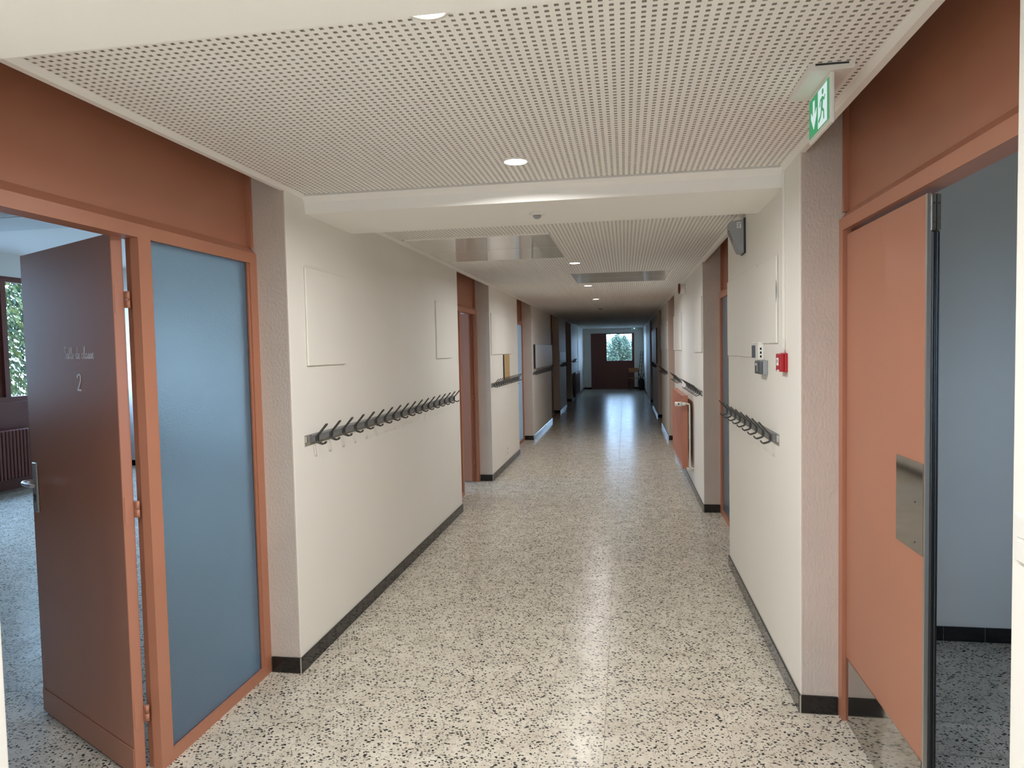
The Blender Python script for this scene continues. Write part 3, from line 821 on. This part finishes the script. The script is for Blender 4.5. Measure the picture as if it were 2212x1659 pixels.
# viewed from the left: near end is on the right, so screen-right = smaller y
bm = B()
c = .052; zc = -.088
flatpoly(bm, [(c-.009, zc+.042), (c-.009, zc-.006), (c-.030, zc+.014), (c-.030, zc-.006), (c, zc-.044), (c+.030, zc-.006), (c+.030, zc+.014), (c+.009, zc-.006), (c+.009, zc+.042)])
obj('arrow', bm, 'sign_white', pic)
bm = B(); c2 = -.042
flatpoly(bm, [(c2-.046, -.146), (c2+.046, -.146), (c2+.046, -.036), (c2-.046, -.036)]); dw = obj('white_doorway', bm, 'sign_white', pic)
bm = B()
def limb(pts, r): tube(bm, [(-.0048, c2+a, -.092+b) for a, b in pts], r, 6, flat=(Vector((1, 0, 0)), .15))
lathe(bm, [(.001, -.0055), (.0085, -.0052), (.0085, -.0046), (.001, -.0045)], (0, c2-.006, -.092+.040), 14, axis=0)
limb([(-.004, .026), (.002, .004), (.004, -.008)], .0085)
limb([(-.004, .024), (-.022, .014), (-.030, .024)], .0042); limb([(-.002, .024), (.018, .020), (.024, .004)], .0042)
limb([(.002, -.006), (-.016, -.018), (-.018, -.042)], .0052); limb([(.004, -.006), (.016, -.026), (.036, -.036)], .0052)
obj('running_figure', bm, 'sign_green', pic)

# ------------------------------------------------------------------ coat racks
def hook_mesh():
    prof = [(.052, .066), (.042, .054), (.028, .038), (.014, .022), (.006, .013), (.004, .006), (.004, -.010), (.004, -.020), (.010, -.0255), (.020, -.029), (.030, -.032), (.038, -.032), (.044, -.026)]
    a = [Vector((x, -.012, z)) for x, z in prof]; b = [Vector((x, .012, z)) for x, z in prof[::-1]]
    tipb = [Vector((.047, .008, -.021)), Vector((.047, -.008, -.021))]; tipa = [Vector((.055, .008, .070)), Vector((.055, -.008, .070))]
    loop = a+[tipb[1], tipb[0]]+b+[tipa[0], tipa[1]]
    bm = B(); tube(bm, catmull(loop, 3, True), .0032, 6, True)
    bx(bm, -.001, .0025, -.016, .016, -.012, .008)
    return to_mesh('hook', bm, 'hook_wire')
HOOK_L = hook_mesh()
HOOK_R = HOOK_L.copy()
HOOK_R.transform(Matrix.Rotation(math.pi, 4, 'Z'))
def coat_rack(side, y0, y1, n, label, z=1.128):
    x = XL if side < 0 else XR; s = -side
    t = thing('coat_rack', label, 'coat rack', (x, (y0+y1)/2, z), group='wall mounted coat hook rails')
    w = (y1-y0)/2
    bm = B(); bx(bm, *sorted((0, s*.003)), -w, w, -.032, .022); obj('back_plate', bm, 'rail_back', t)
    bm = B(); prism(bm, [(s*.003, .020), (s*.016, .020), (s*.018, .016), (s*.018, -.014), (s*.016, -.018), (s*.003, -.018)], (-w+.05, w-.02), 1); obj('rail', bm, 'rail_metal', t)
    for e_ in (-1, 1):
        bm = B(); bx(bm, *sorted((s*.003, s*.012)), e_*(w-.008)-.008, e_*(w-.008)+.008, -.014, .016); obj('end_bracket', bm, 'alu', t)
    st = (2*w-.17)/(n-1)
    for k in range(n):
        link('hook', HOOK_L if s > 0 else HOOK_R, t, (s*.019, -w+.10+k*st, 0))
    return t
coat_rack(-1, 3.205, 6.24, 18, 'long coat hook rail on the nearest left wall')
coat_rack(-1, 8.07, 10.19, 14, 'coat hook rail on the second left wall, below the cork strip', 1.148)
coat_rack(-1, 11.83, 14.85, 18, 'coat hook rail on the third left wall, below the white board', 1.16)
coat_rack(-1, 16.85, 18.65, 11, 'coat hook rail on the fourth left wall, in shade', 1.17)
coat_rack(-1, 20.65, 22.2, 9, 'coat hook rail on the fifth left wall near the far end', 1.20)
coat_rack(1, 3.395, 5.0, 9, 'coat hook rail on the nearest right wall, below the red call point', 1.108)
coat_rack(1, 6.645, 8.2, 9, 'coat hook rail above the terracotta radiator on the right', 1.118)
coat_rack(1, 9.0, 10.29, 7, 'coat hook rail past the radiator on the right', 1.125)
coat_rack(1, 11.83, 13.85, 11, 'coat hook rail on the third right wall', 1.13)
coat_rack(1, 15.65, 18.35, 15, 'coat hook rail below the reflecting board on the right', 1.15)

# ------------------------------------------------------------------ painted-over panels and boards
def board(side, y0, y1, z0, z1, label, m='wall_paint', th=.010, cat='wall panel', name='wall_panel', edge=None):
    x = XL if side < 0 else XR; s = -side
    t = thing(name, label, cat, (x+s*.0013, (y0+y1)/2, z0))
    w, h = (y1-y0)/2, z1-z0
    bm = B(); rbx(bm, *sorted((0, s*th)), -w, w, 0, h, min(.002, th*.3)); obj('sheet', bm, m, t)
    if edge:
        bm = B(); bx(bm, *sorted((0, s*(th+.002))), -w-.012, -w, 0, h); obj('edge_strip', bm, edge, t)
    return t
board(-1, 3.258, 3.735, 1.497, 1.991, 'square painted wall panel nearest on the left wall')
board(-1, 5.675, 6.16, 1.499, 1.99, 'square painted wall panel beside the second door on the left')
board(-1, 8.11, 9.6, 1.512, 2.012, 'wide painted wall panel above the cork strip on the left')
board(-1, 8.93, 9.36, 1.175, 1.505, 'narrow brown cork board with black edge above a coat rail', 'cork', .012, 'notice board', 'cork_board', 'black_print')
board(-1, 12.0, 14.85, 1.24, 1.66, 'white board with black edge above the third left coat rail', 'board_white', .03, 'whiteboard', 'white_board', 'black_print')
board(-1, 16.9, 18.65, 1.27, 1.50, 'white paper sheets on the fourth left wall', 'board_white', .004, 'paper', 'paper_sheet')
board(1, 3.415, 3.945, 1.562, 1.975, 'painted wall panel with cracked edge by the cable duct on the right', th=.009)
board(1, 3.947, 4.985, 1.488, 1.992, 'wide painted wall panel behind the grey meter on the right', th=.007)
board(1, 6.63, 7.35, 1.50, 2.025, 'painted wall panel above the radiator on the right', th=.012)
board(1, 9.02, 10.28, 1.515, 2.0, 'painted wall panel past the red siren on the right', th=.012)
board(1, 11.82, 13.88, 1.52, 2.0, 'painted wall panel on the third right wall', th=.012)
board(1, 15.75, 18.3, 1.20, 2.0, 'shiny dark framed board far down the right wall', 'board_white', .02, 'board', 'framed_board', 'black_print')
# crack in the paint beside the panel
t = thing('paint_crack', 'dark ragged crack beside the painted panel on the right', 'crack', (XR-.009, 3.414, 1.8))
bm = B()
flat = [(0, .055), (.004, .02), (.016, .012), (.006, .004), (.018, -.012), (.004, -.02), (.003, -.05), (-.002, -.015), (-.005, .01)]
prism(bm, flat, (-.0012, .0), 0); obj('chip', bm, 'black_print', t)

# cable duct, call point, meter and junction box on the right wall
t = thing('cable_duct', 'thin white cable duct running down to the red call point', 'cable duct', (XR, 3.275, 1.515))
bm = B(); rbx(bm, -.012, 0, -.009, .009, 0, .82, .002); obj('duct', bm, 'wall_paint', t)
bm = B(); tube(bm, [(-.006, -.018, 0), (-.006, -.018, .06)], .0025, 6); obj('cable', bm, 'pipe_white', t)
t = thing('call_point', 'red fire alarm call point on the right wall', 'fire alarm', (XR, 3.27, 1.43))
bm = B(); rbx(bm, -.014, 0, -.05, .05, 0, .086, .004, 2); obj('back_box', bm, 'red_plastic', t)
bm = B(); rbx(bm, -.032, -.014, -.047, .047, .002, .084, .004, 2); fb = obj('front_cover', bm, 'red_plastic', t)
bm = B(); bx(bm, -.0328, -.032, -.010, .030, .030, .064); obj('break_glass', bm, 'white_print', fb)
bm = B(); bx(bm, -.0334, -.0328, .006, .014, .042, .056); obj('symbol', bm, 'black_print', fb)
bm = B(); bx(bm, -.0328, -.032, -.022, .022, .004, .010); obj('label_strip', bm, 'white_print', fb)
t = thing('energy_meter', 'pale grey meter with dark display above a grey junction box', 'meter', (XR, 3.84, 1.475))
bm = B(); rbx(bm, -.031, 0, -.093, .093, 0, .095, .003, 2); hs = obj('housing', bm, 'white_plastic', t)
bm = B(); bx(bm, -.0318, -.031, -.02, .085, .012, .078); obj('display', bm, 'screen_grey', hs)
bm = B()
for k in range(3): bx(bm, -.022, -.013, -.0938, -.093, .014+k*.020, .026+k*.020)
obj('terminal_slot', bm, 'black_print', hs)
bm = B(); bx(bm, -.026, -.008, -.0934, -.093, .006, .078); obj('terminal_plate', bm, 'trim_white', hs)
t = thing('junction_box', 'grey plastic box below the pale meter on the right wall', 'box', (XR, 3.73, 1.403))
bm = B(); rbx(bm, -.024, 0, -.077, .077, 0, .072, .003, 2); obj('box', bm, 'grey_plastic', t)
bm = B(); rbx(bm, -.038, -.024, -.074, .074, .002, .070, .003, 2); lid = obj('lid', bm, 'screen_grey', t)
bm = B(); bx(bm, -.0386, -.038, .03, .05, .045, .058); bx(bm, -.0386, -.038, .005, .01, .015, .06); obj('print', bm, 'white_print', lid)
# alarm sounder under the ceiling
t = thing('alarm_speaker', 'grey wedge shaped alarm speaker high on the right wall', 'alarm', (XR, 4.34, 2.105))
bm = B(); rbx(bm, -.012, 0, -.058, .066, -.005, .205, .004); obj('back_plate', bm, 'dark_plastic', t)
bm = B(); prism(bm, [(-.012, .0), (-.035, .004), (-.045, .02), (-.088, .13), (-.09, .16), (-.088, .185), (-.012, .195)], (-.056, .062), 1); hs = obj('housing', bm, 'grey_plastic', t)
bm = B()
for i in range(7):
    for j in range(6):
        if (i-3)**2+(j-2.5)**2 < 10:
            yy = -.03+i*.011; zz = .075+j*.012; xx = -.045-(zz-.02)/.11*.043
            cyl(bm, (xx-.0012, yy, zz), (xx+.002, yy, zz), .0034, seg=6)
obj('grille_hole', bm, 'dark_plastic', hs)
bm = B(); bx(bm, -.05, -.026, -.0568, -.056, .145, .178); lb = obj('label_plate', bm, 'white_print', hs)
bm = B()
for k in range(3): bx(bm, -.047, -.032+.002*k, -.0572, -.0568, .150+k*.009, .1535+k*.009)
obj('print', bm, 'black_print', lb)
# red siren
t = thing('siren', 'round red siren on a white base above the radiator wall', 'siren', (XR, 8.42, 2.245))
bm = B(); lathe(bm, [(.055, 0), (.058, -.01), (.058, -.058), (.05, -.062)], (0, 0, 0), 24, axis=0); obj('base', bm, 'white_plastic', t)
bm = B(); lathe(bm, [(.05, -.061), (.062, -.063), (.062, -.078), (.040, -.083), (.006, -.084)], (0, 0, 0), 24, axis=0); obj('red_dome', bm, 'red_dark', t)

# light switch at the right picture edge
t = thing('light_switch', 'white light switch on the near wall at the right picture edge', 'switch', (XR, 1.345, 1.19))
bm = B(); rbx(bm, -.010, 0, -.045, .045, -.045, .045, .003, 2); sp = obj('surround', bm, 'white_plastic', t)
for zz in (-.022, .022):
    bm = B(); rbx(bm, -.013, -.010, -.03, .03, zz-.019, zz+.019, .001); obj('rocker', bm, 'white_plastic', sp)
# wall socket, left second wall
t = thing('wall_socket', 'small white wall socket low on the second left wall', 'socket', (XL, 9.1, .22))
bm = B(); rbx(bm, 0, .006, -.04, .04, -.07, .07, .002); sp = obj('plate', bm, 'wall_paint', t)
bm = B()
for zz in (-.035, .02): bx(bm, .006, .0068, -.012, .012, zz-.012, zz+.012)
obj('outlet', bm, 'dark_plastic', sp)

# ------------------------------------------------------------------ radiators
def panel_radiator(x, s, y0, y1, z0, z1, label, m='radiator_paint', th=.05, gap=.049):
    """wall plane x; s = direction out of the wall"""
    t = thing('radiator', label, 'radiator', (x, (y0+y1)/2, z0))
    w = (y1-y0)/2; h = z1-z0
    bm = B(); rbx(bm, *sorted((s*gap, s*(gap+.014))), -w, w, .004, h-.004, .004, 2); obj('panel', bm, m, t)
    bm = B(); rbx(bm, *sorted((s*(gap+th-.014), s*(gap+th))), -w, w, .004, h-.004, .004, 2); obj('panel', bm, m, t)
    n = int(2*w/.045)
    bm = B()
    for k in range(n):
        yy = -w+.03+k*(2*w-.06)/(n-1); xx = s*(gap+th); rbx(bm, *sorted((xx-s*.001, xx+s*.003)), yy-.010, yy+.010, .05, h-.05, .0012)
    obj('pressed_rib', bm, m, t)
    bm = B(); bx(bm, *sorted((s*gap, s*(gap+th))), -w-.003, -w, 0, h); bx(bm, *sorted((s*gap, s*(gap+th))), w, w+.003, 0, h); obj('side_cover', bm, m, t)
    bm = B(); bx(bm, *sorted((s*gap, s*(gap+th))), -w, w, h-.003, h); obj('top_grille', bm, m, t)
    bm = B()
    for yy in (-w*.6, w*.6): bx(bm, *sorted((s*.0015, s*gap)), yy-.015, yy+.015, h*.3, h*.75)
    obj('bracket', bm, 'trim_white', t)
    return t
RY0, RY1, RZ0, RZ1 = 7.55, 9.05, .25, 1.035
rd = panel_radiator(XR, -1, RY0, RY1, RZ0, RZ1, 'flat terracotta panel radiator on the right wall', th=.06, gap=.058)
w = (RY1-RY0)/2
bm = B(); cyl(bm, (-.085, -w-.035, .70), (-.125, -w-.035, .70), .018, .020, 16); cyl(bm, (-.125, -w-.035, .70), (-.195, -w-.035, .70), .026, .021, 18); vh = obj('thermostat_valve', bm, 'white_plastic', rd)
bm = B(); bx(bm, -.165, -.150, -w-.0625, -w-.058, .694, .708); obj('dial_mark', bm, 'black_print', vh)
bm = B(); tube(bm, catmull([(-.09, -w-.035, .70), (-.06, -w-.035, .70), (-.045, -w-.035, .685), (-.043, -w-.035, .60), (-.043, -w-.035, .10), (-.040, -w-.035, .03), (-.02, -w-.035, .01), (-.0015, -w-.035, .01)], 5), .0085, 10); obj('pipe', bm, 'pipe_white', rd)
bm = B(); tube(bm, [(-.07, -w+.01, .012), (-.07, -w-.02, .012), (-.007, -w-.02, -.02)], .008, 8); obj('pipe', bm, 'pipe_white', rd)
bm = B(); cyl(bm, (-.075, -w-.012, .70), (-.075, -w+.01, .70), .010, seg=12); obj('valve_nut', bm, 'alu', rd)
panel_radiator(XL, 1, 20.9, 23.0, .12, .85, 'dark brown radiator at the far left end of the corridor', 'dark_paint')

# classroom radiator: column radiator
t = thing('radiator', 'brown column radiator under the classroom window', 'radiator', (XW, 6.35, .16))
for k in range(48):
    bm = B() if k == 0 else None
    if k == 0:
        rbx(bm, .06, .20, -.018, .018, 0, .58, .012, 2); col_me = to_mesh('radiator_column', bm, 'facade_brown')
    link('radiator_column', col_me, t, (0, -1.1+k*.048, 0))
bm = B(); cyl(bm, (.13, -1.12, .04), (.13, 1.18, .04), .016, seg=8); cyl(bm, (.13, -1.12, .54), (.13, 1.18, .54), .016, seg=8); obj('manifold', bm, 'facade_brown', t)
bm = B(); bx(bm, .0015, .13, -.9, -.87, .1, .14); bx(bm, .0015, .13, .87, .9, .1, .14); obj('bracket', bm, 'facade_brown', t)

# classroom ceiling light
t = thing('ceiling_luminaire', 'square white ceiling luminaire in the classroom, switched off', 'light', (-5.3, 5.45, 2.86))
bm = B(); rbx(bm, -.62, .62, -.30, .30, -.075, 0, .01); obj('housing', bm, 'white_plastic', t)
bm = B(); bx(bm, -.58, .58, -.26, .26, -.082, -.075); obj('diffuser', bm, 'board_white', t)
# vertical socket strip on the classroom back wall
t = thing('socket_column', 'white vertical socket strip on the classroom back wall', 'socket strip', (-7.0, 8.98, .1))
bm = B(); rbx(bm, -.05, .05, -.04, 0, 0, 2.7, .004); obj('duct', bm, 'white_plastic', t)
for zz in (1.05, 1.15, 1.32, 1.42, 1.52):
    bm = B(); lathe(bm, [(.022, -.04), (.022, -.042), (.014, -.042), (.012, -.041)], (.0, 0, zz), 14, axis=1); obj('outlet', bm, 'dark_plastic', t)

# ------------------------------------------------------------------ far end things
def chair(loc, rotz, label):
    t = thing('school_chair', label, 'chair', loc, rotz)
    bm = B(); rbx(bm, -.20, .20, -.19, .19, .44, .455, .005, 2); obj('seat', bm, 'wood_seat', t)
    bm = B()
    pts = [(-.19+.38*i/8, .19+.03*math.sin(math.pi*i/8)) for i in range(9)]
    prism(bm, [(x, y) for x, y in pts]+[(x, y+.012) for x, y in pts[::-1]], (.66, .82), 2); obj('backrest', bm, 'wood_seat', t)
    for sx in (-1, 1):
        bm = B(); tube(bm, catmull([(sx*.185, -.18, .435), (sx*.19, -.20, .2), (sx*.195, -.21, .0)], 4), .011, 8); obj('leg', bm, 'tube_dark', t)
        bm = B(); tube(bm, catmull([(sx*.195, .24, .0), (sx*.19, .19, .40), (sx*.187, .185, .50), (sx*.185, .205, .80)], 4), .011, 8); obj('leg', bm, 'tube_dark', t)
        bm = B(); tube(bm, [(sx*.187, -.18, .43), (sx*.187, .19, .43)], .009, 8); obj('seat_rail', bm, 'tube_dark', t)
    bm = B(); tube(bm, [(-.187, .19, .43), (.187, .19, .43)], .009, 8); obj('seat_rail', bm, 'tube_dark', t)
    return t
chair((.335, 26.1, 0), math.radians(8), 'wooden school chair with metal legs by the end wall')
t = thing('stepladder', 'dark slim ladder leaning in the corner behind the chair', 'ladder', (.56, 26.72, 0), math.radians(0))
for sx in (-.045, .045):
    bm = B(); tube(bm, [(sx-.06, -.10, 0), (sx+.09, .14, 1.45)], .009, 6); obj('rail', bm, 'tube_dark', t)
for k in range(9):
    f = (k+1)/10; bm = B(); tube(bm, [(-.045-.06+.15*f, -.10+.24*f, 1.45*f), (.045-.06+.15*f, -.10+.24*f, 1.45*f)], .008, 6); obj('rung', bm, 'tube_dark', t)
t = thing('floor_bag', 'dark bag with upright handles on the floor beside the chair', 'bag', (.60, 26.25, 0))
bm = B(); lathe(bm, [(.09, 0), (.11, .03), (.115, .2), (.10, .36), (.06, .42), (.03, .43)], (0, 0, 0), 16)
obj('body', bm, 'bag_dark', t)
for dx in (-.05, .05):
    bm = B(); tube(bm, [(dx*.4, 0, .40), (dx, 0, .50), (dx*2.0, 0, .60)], .014, 6); obj('handle', bm, 'bag_dark', t)
t = thing('emergency_light', 'small green emergency lamp on the far end ceiling', 'light', (.36, 26.6, 2.31))
bm = B(); rbx(bm, -.12, .12, -.05, .05, -.05, .035, .01, 2); obj('housing', bm, 'white_plastic', t)
bm = B(); lathe(bm, [(.001, -.054), (.018, -.053), (.018, -.05), (.001, -.05)], (0, 0, 0), 12, axis=1); obj('indicator', bm, 'led_green', t)

# ------------------------------------------------------------------ outside
bm = B(); bx(bm, -30, 30, -20, 60, -.6, -.25)
struct('ground', bm, 'yard_grey', 'grey yard outside the windows', 'ground')
def tree(name, loc, h, rx, ry, n, m, label, size=.10, base=.15):
    rnd = random.Random(int(abs(loc[0]*31+loc[1]*17)))
    t = thing(name, label, 'tree', loc)
    bm = B(); tube(bm, [(0, 0, 0), (.03, .02, h*.4), (0, .05, h*.8)], .07, 8); obj('trunk', bm, 'bark', t)
    verts = []; faces = []
    for k in range(n):
        # points in an ellipsoid, denser outside
        while True:
            p = Vector((rnd.uniform(-1, 1), rnd.uniform(-1, 1), rnd.uniform(-1, 1)))
            if .35 < p.length < 1: break
        lump = .82+.18*math.sin(5*p.x+3*p.z)*math.cos(4*p.y-2*p.z)
        c = Vector((p.x*rx*lump, p.y*ry*lump, h*base+(p.z*.5+.5)*h*(1-base)))
        d = Vector((rnd.gauss(0, 1), rnd.gauss(0, 1), rnd.gauss(.3, 1))).normalized(); a = d.orthogonal().normalized(); b = d.cross(a)
        s = size*rnd.uniform(.5, 1.2); i = len(verts)
        verts += [c-a*s*.35, c-b*s, c+a*s*.35, c+b*s]; faces.append((i, i+1, i+2, i+3))
    me = bpy.data.meshes.new('foliage'); me.from_pydata(verts, [], faces); me.materials.append(M[m]); o = link('foliage', me, t); o['kind'] = 'stuff'
    return t
for k, (x, y, h_) in enumerate(((-10.5, 11.2, 4.4), (-15.5, 4.5, 5.0), (-16.0, 9.0, 4.6))):
    lab = ['yellowish green hedge tree outside the classroom window', 'tall hedge tree farther off outside the classroom', 'green hedge tree at the back of the yard outside the classroom'][k]
    tree('hedge_tree', (x, y, -.25), h_, 1.2, 1.5, 15000, 'leaf_yellow', lab, .07, .02)
tree('garden_shrub', (-.22, 31.5, -.25), 2.52, .85, .8, 9000, 'leaf_green', 'round pale green shrub outside the end window', .065, .02)
tree('garden_shrub', (.75, 33.6, -.25), 1.9, 1.1, .8, 3500, 'leaf_green', 'low shrub right of the round shrub outside the end window', .10, .02)
bm = B(); bx(bm, -4, 4, YEND+.2, YEND+2.2, 2.36, 2.6)
struct('trim_41', bm, 'facade_far', 'added unseen slab outside the end window, blocking steep sky', 'light blocker')  # put in to keep high sky from lighting the corridor end
bm = B(); bx(bm, -14, 14, 52, 53, -.3, 2.3)
struct('wall_outside', bm, 'facade_far', 'pale garden wall beyond the shrub', 'wall')
